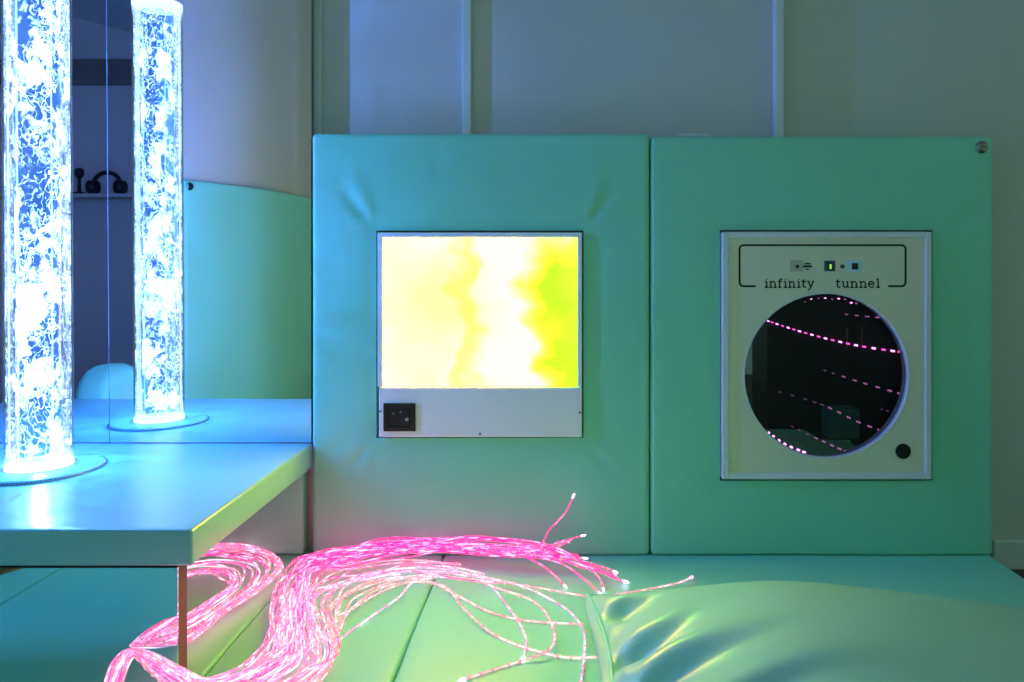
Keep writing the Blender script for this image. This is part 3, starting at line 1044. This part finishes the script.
# ------------------------------------------------------------------ mirror over the platform
YM = 2.312
HP = 0.330
mr_ = thing('wall_mirror', 'tall wall mirror in two sheets behind the bubble tube', 'mirror', (-1.3, YM, HP))
XS_top, XS_bot = P(106.3, 0, YM).x, P(109.5, 443, YM).x
def mirror_sheet(xa0, xa1, xb0, xb1, z0, z1):
    vs = [(xa0, YM, z0), (xb0, YM, z0), (xb1, YM, z1), (xa1, YM, z1), (xa0, YM + .006, z0), (xb0, YM + .006, z0), (xb1, YM + .006, z1), (xa1, YM + .006, z1)]
    fs = [(0, 1, 2, 3), (5, 4, 7, 6), (1, 5, 6, 2), (4, 0, 3, 7), (3, 2, 6, 7), (4, 5, 1, 0)]
    return mesh_obj('mirror_sheet', vs, fs, M['mirror'], mr_)
ZM1 = 2.0
kx = (XS_top - XS_bot) / (P(0, 0, YM).z - HP)
xt = XS_bot + kx * (ZM1 - HP)
g = .0012
mirror_sheet(XS_bot + g, xt + g, -0.7435, -0.7435, HP + .001, ZM1)
mirror_sheet(-2.05, -2.05, XS_bot - g, xt - g, HP + .001, ZM1)
vs = [(XS_bot - g, YM + .001, HP + .001), (XS_bot + g, YM + .001, HP + .001), (xt + g, YM + .001, ZM1), (xt - g, YM + .001, ZM1),
      (XS_bot - g, YM + .005, HP + .001), (XS_bot + g, YM + .005, HP + .001), (xt + g, YM + .005, ZM1), (xt - g, YM + .005, ZM1)]
jn = mesh_obj('joint_strip', vs, [(0, 1, 2, 3), (5, 4, 7, 6), (1, 5, 6, 2), (4, 0, 3, 7), (3, 2, 6, 7), (4, 5, 1, 0)], M['grey'], mr_)
box('backing_board', -2.05, -0.775, YM + .006, YW - .002, HP + .001, ZM1, M['wood'], mr_)
adopt(mr_)

# ------------------------------------------------------------------ platform
pf = thing('padded_platform', 'raised mint vinyl platform carrying the bubble tube', 'platform', (-1.35, 1.93, 0.0))
YPF = 1.554
XPR = -0.738
def slabdisp(p, d):
    s = 0.0
    if d.z > .5:
        s = 0.0018 * noise.noise(Vector((p.x * 4, p.y * 4, 2))) + .0006 * noise.noise(Vector((p.x * 12, p.y * 9, 6)))
    return s
pad('cushion_top', (-2.15, YPF, 0.2565), (XPR, YM - .001, HP), 0.008, (50, 36, 2), M['vinyl_gloss'], pf, disp=slabdisp)
bx1_ = P(178, 0, 1.566).x
fb = box('front_board', -2.12, bx1_, 1.566, 1.604, 0.001, 0.2515, M['wood'], pf)
fb['label'] = 'brown board with bare right edge'
ms = box('front_mirror', -2.12, bx1_ + .001, 1.5615, 1.566, 0.001, 0.2515, M['mirror_teal'])
ms.parent = fb
ms['label'] = 'teal mirror facing on the board'
box('end_board', -2.10, -2.065, 1.604, 2.29, 0.001, 0.2545, M['wood'], pf)
# stitched collar round the foot of the tube
TX, TY = P(39.5, 0, 2.012).x, 2.012
ck = []
vs, fs, fm = [], [], []
RC = 0.150
col = lathe('tube_collar', [(0.0001, .0090), (RC - .012, .0085), (RC - .003, .0066), (RC, .0030), (RC, -.001)], M['vinyl_gloss'], pf, 96)
col.data.transform(Matrix.Translation((TX, TY, HP + .001)))
for k in range(96):
    a0 = 2 * math.pi * k / 96
    a1 = a0 + 2 * math.pi / 96 * .62
    pts = [Vector((TX + (RC + .001) * math.cos(a), TY + (RC + .001) * math.sin(a), HP + .0046)) for a in lin(a0, a1, 3)]
    sweep(vs, fs, fm, pts, .0008, 5, 0)
stt = mesh_obj('stitching', vs, fs, M['thread'])
stt.parent = col
_k = [stt, ms]
adopt(pf)
for o in _k:
    o.data.transform(Matrix.Translation(-pf.location))

# ------------------------------------------------------------------ bubble tube
RT = 0.0765
HT = 1.392
tb = thing('bubble_tube', 'tall clear bubble tube glowing blue and white on the platform', 'bubble tube', (TX, TY, HP + .0105))
tb.rotation_euler = (0, math.radians(-0.30), 0)
lathe('clear_cylinder', [(RT, .002), (RT, HT - .01)], M['acrylic'], tb, 64)
lathe('inner_wall', [(RT - .004, .012), (RT - .004, HT - .02)], M['acrylic'], tb, 64)
w1 = lathe('bubble_layer', [(RT - .0055, .02), (RT - .0055, HT - .03)], M['water_outer'], tb, 64)
w1['label'] = 'white swirling bubbles near the wall'
w2 = lathe('water_column', [(0.0001, .02), (.050, .02), (.050, HT - .03), (0.0001, HT - .03)], M['water_core'], tb, 48)
w2['label'] = 'glowing blue water column full of bubbles'
lathe('base_ring', [(0.0001, .0), (RT + .0002, .0), (RT + .0002, .010), (RT - .001, .010), (0.0001, .010)], M['tube_ring'], tb, 64)
lathe('top_ring', [(0.0001, HT), (RT + .0004, HT), (RT + .0004, HT - .016), (RT - .001, HT - .016), (0.0001, HT - .016)], M['tube_ring'], tb, 64)
for (a, rr) in ((math.radians(262), .0025), (math.radians(200), .002), (math.radians(330), .002)):
    cyl('air_pipe', ((RT - .0115) * math.cos(a), (RT - .0115) * math.sin(a), HT / 2), (0, 0, 1), rr, rr, HT - .06, M['tube_line'], tb, 8)

for k in range(13):
    ld = bpy.data.lights.new('tube_lamp', 'POINT')
    ld.energy = TUBE_W
    ld.color = (0.09, 0.29, 1.0)
    ld.shadow_soft_size = 0.0
    lo = bpy.data.objects.new('tube_lamp', ld)
    C.objects.link(lo)
    lo.parent = tb
    lo.location = (0, 0, 0.07 + k * .1)

# ------------------------------------------------------------------ pillow
pl = thing('pillow', 'large satin mint pillow lying on the floor mats at lower right', 'pillow', (0.70, 1.44, 0.0))
PA, PB, PH = 0.66, 0.43, 0.180
nu, nv = 150, 120
def spow(t, e):
    return math.copysign(abs(t) ** e, t)
def pil(u, v, side):
    # pincushion outline
    ax = PA * (1 - 0.085 * (1 - v * v) ** 1.0)
    by = PB * (1 - 0.075 * (1 - u * u) ** 1.0)
    x, y = ax * u, by * v
    e = max(0.0, (1 - abs(u) ** 2.3)) ** .78 * max(0.0, (1 - abs(v) ** 2.3)) ** .62
    h = PH * e
    edge_u = math.exp(-(1 + u) / .16)
    edge_v = math.exp(-(1 - v) / .10) + math.exp(-(1 + v) / .10)
    ruffle = edge_u * min(1, (1 + u) / .035) * .016 * (math.sin(v * 10.5 + 2.0 * math.sin(v * 5)) + .4 * math.sin(v * 23 + 1)) * (1 - abs(v) ** 6)
    ruffle += .4 * edge_v * min(1, (1 - abs(v)) / .05) * .012 * math.sin(u * 17 + 1.3 * math.sin(u * 6)) * (1 - u ** 6)
    # folds running in from the far left corner and the left seam
    if side > 0:
        xx = (1 + u) * PA
        yy = v * PB - .28 * xx
        wid = .085 + .13 * (1 - v)
        sm = min(1, max(0, (.95 - v) / .22)); sm = sm * sm * (3 - 2 * sm)
        env = min(1, xx / .06) * math.exp(-(xx / wid) ** 2) * sm * min(1, (1 + v) / .2)
        yy += .022 * noise.noise(Vector((xx * 5, v * 3.0, 4.0)))
        ph_ = 2 * math.pi * (yy - .300) / .185
        ruffle += env * (.026 + .012 * noise.noise(Vector((0, v * 4, 7)))) * (math.sin(ph_ + .6 * math.sin(ph_)) - .5)
    ruffle += .006 * noise.noise(Vector((u * 2.2, v * 2.2, 1.0))) * e
    if side > 0:
        z = 0.052 + h * .92 + ruffle
    else:
        z = 0.052 - min(h * .8, .047)
    # the far right end sits lower
    z = .004 + (z - .004) * (1 - .36 * min(1, max(0, u + .45)) ** 1.1)
    return Vector((x, y, z))
vs, fs = [], []
us = [math.sin(math.pi / 2 * t) for t in lin(-1, 1, nu)]
vvs = [math.sin(math.pi / 2 * t) for t in lin(-1, 1, nv)]
top, bot = {}, {}
for i, u in enumerate(us):
    for j, v in enumerate(vvs):
        top[i, j] = len(vs); vs.append(pil(u, v, 1))
for i, u in enumerate(us):
    for j, v in enumerate(vvs):
        if i in (0, nu) or j in (0, nv):
            bot[i, j] = top[i, j]
        else:
            bot[i, j] = len(vs); vs.append(pil(u, v, -1))
for i in range(nu):
    for j in range(nv):
        fs.append((top[i, j], top[i + 1, j], top[i + 1, j + 1], top[i, j + 1]))
        fs.append((bot[i, j], bot[i, j + 1], bot[i + 1, j + 1], bot[i + 1, j]))
RZ = Matrix.Rotation(math.radians(-3), 4, 'Z')
cov = mesh_obj('cover', [RZ @ v for v in vs], fs, M['vinyl_pillow'], pl, smooth=True)
ring = [pil(u, -1, 1) for u in us] + [pil(1, v, 1) for v in vvs[1:]] + [pil(u, 1, 1) for u in reversed(us[:-1])] + [pil(-1, v, 1) for v in reversed(vvs[1:-1])]
ring = [RZ @ p for p in ring]
ring.append(ring[0].copy())
pp = tube_obj('piping', ring, .0052, M['vinyl'], pl, 8, closed=True)
pp['label'] = 'piped seam round the pillow edge'
# flange along the left seam
vs, fs = [], []
nf = 40
for j in range(nf + 1):
    v = -0.97 + 1.94 * j / nf
    p = RZ @ pil(-1, v, 1)
    wv = .022 * (1 - abs(v) ** 8)
    for k in range(4):
        vs.append((p.x - wv * k / 3, p.y, p.z - .004 * k + .004 * math.sin(v * 14) * k / 3))
for j in range(nf):
    for k in range(3):
        fs.append((j * 4 + k, j * 4 + k + 1, (j + 1) * 4 + k + 1, (j + 1) * 4 + k))
fl = mesh_obj('seam_flange', vs, fs, M['vinyl_pillow'], pl, smooth=True)
sol = fl.modifiers.new('thickness', 'SOLIDIFY'); sol.thickness = .003

# ------------------------------------------------------------------ fibre optic bundle
fo = thing('fibre_optic_bundle', 'spilled bundle of glowing pink fibre optic strands across the floor mats', 'light strands', (-0.6, 1.8, 0.0))
def img3(x, y, z):
    if y < 300:
        y = 300
    Y = (E - z) * F / (y - VY)
    ymax = 1.553 if x < 183 else 2.272
    if Y > ymax:
        z = E - ymax * (y - VY) / F
        Y = ymax
    return Vector(((x - VX) * Y / F, Y, max(z, .004)))
SKINDS = [('core_pink', 'jack_pink'), ('core_hot', 'jack_pink'), ('core_lav', 'jack_soft'), ('core_rose', 'jack_soft')]
NSTRAND = 0
def strand(pts3, kind, rj=.0032, rc=.0015, per=6, bead_every=0.0, tip=None, hot=None):
    global NSTRAND
    NSTRAND += 1
    cs = catmull(pts3, per)
    for p in cs:
        p.z = max(p.z, rj + .0008)
    ck, jk = SKINDS[kind]
    vs, fs, fm = [], [], []
    hs = len(cs) if hot is None else hot * per
    sweep(vs, fs, fm, cs, rc, 5, [0 if i < hs else 4 for i in range(len(cs) - 1)])
    sweep(vs, fs, fm, cs, rj, 6, [1 if i < hs else 5 for i in range(len(cs) - 1)])
    mats = [M[ck], M[jk], M['bead'], M['tip'] if tip != 'pink' else M['tip_pink'], M['core_hot'], M['jack_hot']]
    if bead_every > 0:
        acc, nextb = 0.0, bead_every * random.random()
        for i in range(1, len(cs)):
            seg = (cs[i] - cs[i - 1]).length
            while acc + seg >= nextb:
                t = (nextb - acc) / max(seg, 1e-6)
                c = cs[i - 1].lerp(cs[i], t)
                d = (cs[i] - cs[i - 1]).normalized()
                sweep(vs, fs, fm, [c - d * .0028, c - d * .0012, c + d * .0012, c + d * .0028], [rj * .95, rj * 1.42, rj * 1.42, rj * .95], 6, 2)
                nextb += bead_every * random.uniform(.75, 1.25)
            acc += seg
    if tip:
        d = (cs[-1] - cs[-2]).normalized()
        c = cs[-1]
        rr = rj * 1.15
        sweep(vs, fs, fm, [c, c + d * .004, c + d * .010, c + d * .014], [rr * .8, rr, rr * .9, rr * .35], 8, 3)
    return mesh_obj('strand', vs, fs, mats, fo, fm, smooth=True)

Lc = [(96, 760), (103, 705), (111, 668), (127, 650), (150, 653), (178, 667), (204, 679), (238, 669), (261, 650), (270, 632), (272, 610), (279, 583), (299, 562), (334, 552), (396, 542), (470, 541), (530, 548)]
Rc = [(150, 800), (128, 735), (122, 690), (133, 656), (152, 672), (178, 692), (212, 714), (268, 706), (322, 676), (336, 652), (334, 626), (330, 604), (342, 590), (372, 579), (410, 574), (455, 576), (500, 586)]
Lv = [Vector((a, b, 0)) for a, b in Lc]
Rv = [Vector((a, b, 0)) for a, b in Rc]
# free ends, photo pixels (z optional)
ENDS_UP = [
    [(522, 552, .05), (550, 529, .11), (565, 513, .15), (572.5, 498, .19)],
    [(520, 556, .05), (553, 545, .07), (570, 539, .09), (581, 536, .10)],
    [(470, 538, .06), (520, 543, .05), (557, 550, .05), (602, 573, .02), (624, 581, .01)],
    [(500, 550, .05), (536, 562, .03), (553, 574, .02), (564, 585, .01)],
    [(500, 552, .05), (557, 562, .03), (585, 580, .02), (599, 593, .01)],
    [(480, 547, .05), (540, 553, .05), (585, 566, .03), (610, 576, .02), (622, 581, .01)],
    [(480, 553, .04), (530, 556, .04), (575, 563, .03), (597, 575, .02), (603, 588, .01)],
    [(470, 549, .04), (530, 551, .05), (570, 558, .04), (600, 566, .03), (613, 571, .02)],
    [(460, 545, .06), (520, 547, .06), (556, 554, .05), (583, 558, .04)],
]
random.seed(21)
def lerp(a, b, t):
    return a + (b - a) * t
# the packed part: many strands following the sweep
NA = 48
for k in range(NA):
    s = (k + .5) / NA
    s = s * .55 if random.random() < .55 else s
    ph, fq = random.uniform(0, 6.28), random.uniform(.5, 1.1)
    am = random.uniform(.04, .20)
    zb = random.uniform(.006, .040)
    pts = []
    n = len(Lv)
    for i in range(n):
        ss = s + am * math.sin(i * fq + ph) + .06 * math.sin(i * 1.9 + 3 * ph)
        # crossing: strands swap sides further along
        ss = min(1.02, max(-.02, ss))
        if i >= 12:
            ss = max(-.04, ss * .62 if s < .6 else ss)
        q = Lv[i].lerp(Rv[i], ss)
        z = zb * (1.0 if i < 12 else 1.2 if ss < .4 else .5)
        if i in (3, 4):
            z = .086 + zb * .2
        elif i in (2, 5):
            z = .07 + zb * .8
        elif i in (0, 1):
            z = .03 + zb
        wob = 0 if i < 12 else 3.6 * math.sin(i * 1.3 + 5 * ph) + 2.0 * math.sin(i * 2.6 + 9 * ph)
        pts.append(img3(q.x + random.uniform(-1.5, 1.5), q.y + wob + random.uniform(-1.0, 1.0), z))
    kind = random.choices([0, 1, 2, 3], [5, 3, 1.2, 1.3])[0]
    tip = None
    if s < .55:
        e = random.choice(ENDS_UP) if k >= len(ENDS_UP) else ENDS_UP[k]
        jit = 0 if k < len(ENDS_UP) else 7
        keep = n - 2 if jit == 0 else n - random.choice([1, 2, 2])
        pts = pts[:keep]
        cut = len(e) if jit == 0 else random.randint(1, len(e))
        if jit:
            e = e[:cut] if e[0][0] != 522 else e[:1]
        for q in e:
            pts.append(img3(q[0] + random.uniform(-jit, jit), q[1] + random.uniform(-jit, jit) * .5, q[2]))
        tip = 'white' if jit == 0 else None
        kind = random.choice([0, 0, 1, 0, 2])
    else:
        pts = pts[:random.randint(12, n)]
    strand(pts, kind, rj=random.uniform(.0022, .0030) if s < .55 else random.uniform(.0026, .0036), rc=random.uniform(.0009, .0015), bead_every=.04 if random.random() < .35 else 0, tip=tip, hot=random.choice([10, 11, 12]) if s < .55 else None)

# loops that turn back under the platform
LO = [(150, 652), (190, 640), (226, 612), (262, 588), (284, 566), (272, 552), (240, 546), (205, 547), (160, 552)]
LI = [(150, 628), (190, 604), (206, 594), (219, 586), (224, 577), (216, 573), (203, 573), (188, 577), (150, 590)]
LOv = [Vector((a, b, 0)) for a, b in LO]
LIv = [Vector((a, b, 0)) for a, b in LI]
def under(x, y, z):
    Y = (E - z) * F / (y - VY)
    ymin, ymax = 1.615, 2.285
    if Y > ymax:
        z = E - ymax * (y - VY) / F; Y = ymax
    if Y < ymin:
        z = E - ymin * (y - VY) / F
        if z < .004:
            z = .004
            Y = ymin
        Y = ymin
    return Vector(((x - VX) * Y / F, Y, max(.004, z)))
for k in range(24):
    s = random.random() ** 1.7
    am, ph = random.uniform(.02, .10), random.uniform(0, 6.28)
    zb = random.uniform(.005, .045)
    pts = []
    for i in range(len(LOv)):
        ss = min(1.05, max(-.03, s + am * math.sin(i * .9 + ph)))
        if i < 4:
            ss *= .75
        q = LOv[i].lerp(LIv[i], ss)
        pts.append(under(q.x + random.uniform(-2, 2), q.y + random.uniform(-1, 1), zb))
    strand(pts, random.choices([0, 1, 2, 3], [4, 3, 1.5, 1])[0], rj=random.uniform(.0026, .0036), rc=random.uniform(.0011, .0017), bead_every=.04 if random.random() < .5 else 0)

# single strands with collars lying loose on the mats
FREE = [
    (3, 'pink', [(336, 652), (345, 612), (362, 594), (413, 576), (460, 579), (515, 584), (585, 596), (604, 596), (640, 590.5), (676, 583.5), (690, 578)]),
    (2, 'white', [(330, 640), (322, 606), (340, 586), (372, 572), (430, 568), (480, 578), (508, 607), (525, 635), (523.5, 657)]),
    (3, None, [(340, 668), (338, 636), (352, 608), (390, 585), (441, 585), (465, 610), (500, 638), (557, 656), (598, 657)]),
    (3, None, [(330, 612), (350, 594), (395, 579), (430, 582), (458, 596), (490, 612), (529, 621), (584, 624)]),
    (3, 'white', [(350, 590), (420, 577), (470, 580), (500, 589), (536, 603), (553, 628), (550, 649), (515, 663), (465, 679)]),
    (2, None, [(345, 586), (400, 572), (460, 575), (515, 584), (557, 603), (578, 621), (585, 642), (580, 690)]),
    (2, None, [(300, 700), (322, 672), (334, 646), (365, 621), (399, 597), (413, 582), (436, 573), (470, 574), (500, 581)]),
    (3, None, [(312, 690), (330, 668), (336, 640), (332, 620), (350, 610), (381, 592), (413, 581), (440, 577)]),
    (0, None, [(318, 680), (332, 655), (337, 630), (322, 606), (330, 592), (360, 578), (400, 574)]),
    (2, None, [(268, 690), (312, 664), (318, 640), (311, 616), (308, 604), (330, 588), (380, 572), (440, 566), (485, 574)]),
]
for kind, tip, pts in FREE:
    if pts[0][1] < 675:
        x0_, y0_ = pts[0]
        pts = [(250, 690), (300, 684), (322, 672)] + ([(333, 642)] if y0_ < 625 else []) + (pts if y0_ < 645 else pts[1:])
    p3 = []
    for i, (x, y) in enumerate(pts):
        lift = {604: .008, 640: .012, 676: .012, 690: .012}.get(x)
        z = lift if lift else .0045 + (.010 if i % 3 == 1 and 0 < i < len(pts) - 2 else 0)
        p3.append(img3(x, y, z))
    strand(p3, kind, rj=.0035, rc=.0014, per=9, bead_every=.034, tip=tip)
adopt(fo)

# ------------------------------------------------------------------ things the mirrors show
sh = thing('wall_shelf', 'narrow shelf on the dark alcove wall, seen in the mirror', 'shelf', (-2.95, -0.32, 1.27))
box('board', -3.55, -2.35, -0.395, -0.20, 1.275, 1.297, M['wall_dark'], sh, bevel=.003)
for x in (-3.3, -2.6):
    box('bracket', x - .012, x + .012, -0.395, -0.25, 1.18, 1.275, M['grey'], sh, bevel=.003)
adopt(sh)
ed = thing('ear_defenders', 'dark ear defenders lying on the alcove shelf in the mirror', 'ear defenders', (-2.86, -0.28, 1.298))
pts = [Vector((-2.86 + .088 * math.cos(a), -0.28, 1.298 + .05 + .088 * math.sin(a) * 1.0)) for a in [math.radians(d) for d in range(0, 181, 12)]]
tube_obj('headband', pts, .013, M['black'], ed, 10)
for s_ in (-1, 1):
    cyl('ear_cup', (-2.86 + s_ * .086, -0.28, 1.298 + .046), (1, 0, 0), .045, .040, .048, M['black'], ed, 24)
adopt(ed)
tl = thing('desk_torch', 'small upright dark torch beside the ear defenders in the mirror', 'torch', (-3.035, -0.28, 1.298))
lathe('torch_foot', [(0.0001, 0), (.045, 0), (.045, .008), (.012, .016), (.009, .07), (.009, .10), (.0001, .10)], M['black'], tl, 24)
lathe('torch_head', [(0.0001, .10), (.014, .10), (.026, .12), (.028, .145), (.020, .162), (.0001, .165)], M['black'], tl, 24)

bb = thing('bean_bag', 'rounded mint bean bag beyond the platform, seen in the mirror', 'bean bag', (-1.87, 1.372, 0.004))
nb, mb = 48, 24
vs, fs = [], []
for j in range(mb + 1):
    ph = math.pi * j / mb
    for k in range(nb):
        th = 2 * math.pi * k / nb
        r = .160 * (math.sin(ph) ** .75 if 0 < ph < math.pi else 0) * (1 + .06 * math.sin(th * 3 + j * .3) + .03 * math.sin(th * 7)) * (1.0 if ph > 1.5 else .9 + .1 * ph / 1.5)
        z = .235 + .205 * math.cos(ph) * (1 if ph < 1.57 else 1.12) + .012 * math.sin(th * 5 + 1) * math.sin(ph)
        vs.append((r * math.cos(th) * 1.0, r * math.sin(th), max(.002, z)))
for j in range(mb):
    for k in range(nb):
        k2 = (k + 1) % nb
        fs.append((j * nb + k, (j + 1) * nb + k, (j + 1) * nb + k2, j * nb + k2))
mesh_obj('bag_cover', vs, fs, M['vinyl'], bb, smooth=True)

cb = thing('added_cabinet', 'low black cabinet added opposite, out of view, to darken the round window', 'cabinet', (1.47, 0.25, -0.06))
box('carcass', 1.12, 2.05, 0.02, 0.36, -0.06, 0.74, M['dark_cabinet'], cb, bevel=.004)  # unseen; added and made tall so the window mirrors something dark
for i, xx in enumerate((1.13, 1.59)):
    d = box('cabinet_door', xx, xx + .45, 0.361, 0.377, -0.03, 0.72, M['dark_cabinet'], cb, bevel=.003)
    h = box('door_handle', xx + (.41 if i == 0 else .03), xx + (.42 if i == 0 else .04), 0.378, 0.392, .4, .52, M['steel'], None, bevel=.002)
    h.parent = d
hs = [o for o in C.objects if o.name.startswith('door_handle')]
adopt(cb)
for h in hs:
    h.data.transform(Matrix.Translation(-cb.location))
fbk = box('foam_block', 1.40, 1.56, 0.40, 0.54, -0.059, 0.10, M['teal'], None, bevel=.012, seg=3, smooth=False)
tag(fbk, 'small teal foam block before the black cabinet, reflected in the round window', 'foam block')

# ------------------------------------------------------------------ world, camera, render look
w = bpy.data.worlds.new('ambient_fill')
S.world = w
w.use_nodes = True
w.node_tree.nodes['Background'].inputs['Color'].default_value = (0.178, 0.35, 0.28, 1)  # even teal fill added, entering by the unbuilt sides of the room
w.node_tree.nodes['Background'].inputs['Strength'].default_value = 1.0

cam_d = bpy.data.cameras.new('camera')
cam = bpy.data.objects.new('camera', cam_d)
C.objects.link(cam)
cam.location = (0, 0, E)
cam.rotation_euler = (math.radians(90), 0, 0)
cam_d.sensor_width = 36
cam_d.sensor_fit = 'HORIZONTAL'
cam_d.lens = F / 1024 * 36
cam_d.shift_x = -(VX - 512) / 1024
cam_d.shift_y = -(341 - VY) / 1024
cam_d.clip_start = .02
S.camera = cam

S.view_settings.view_transform = 'Standard'
S.view_settings.look = 'None'
S.view_settings.gamma = 1.0
S.view_settings.use_curve_mapping = False
S.view_settings.exposure = 0.0
S.cycles.max_bounces = 14
S.cycles.diffuse_bounces = 6
S.cycles.glossy_bounces = 6
S.cycles.transparent_max_bounces = 40
S.cycles.sample_clamp_indirect = 6.0
S.cycles.use_denoising = True
S.cycles.caustics_reflective = True
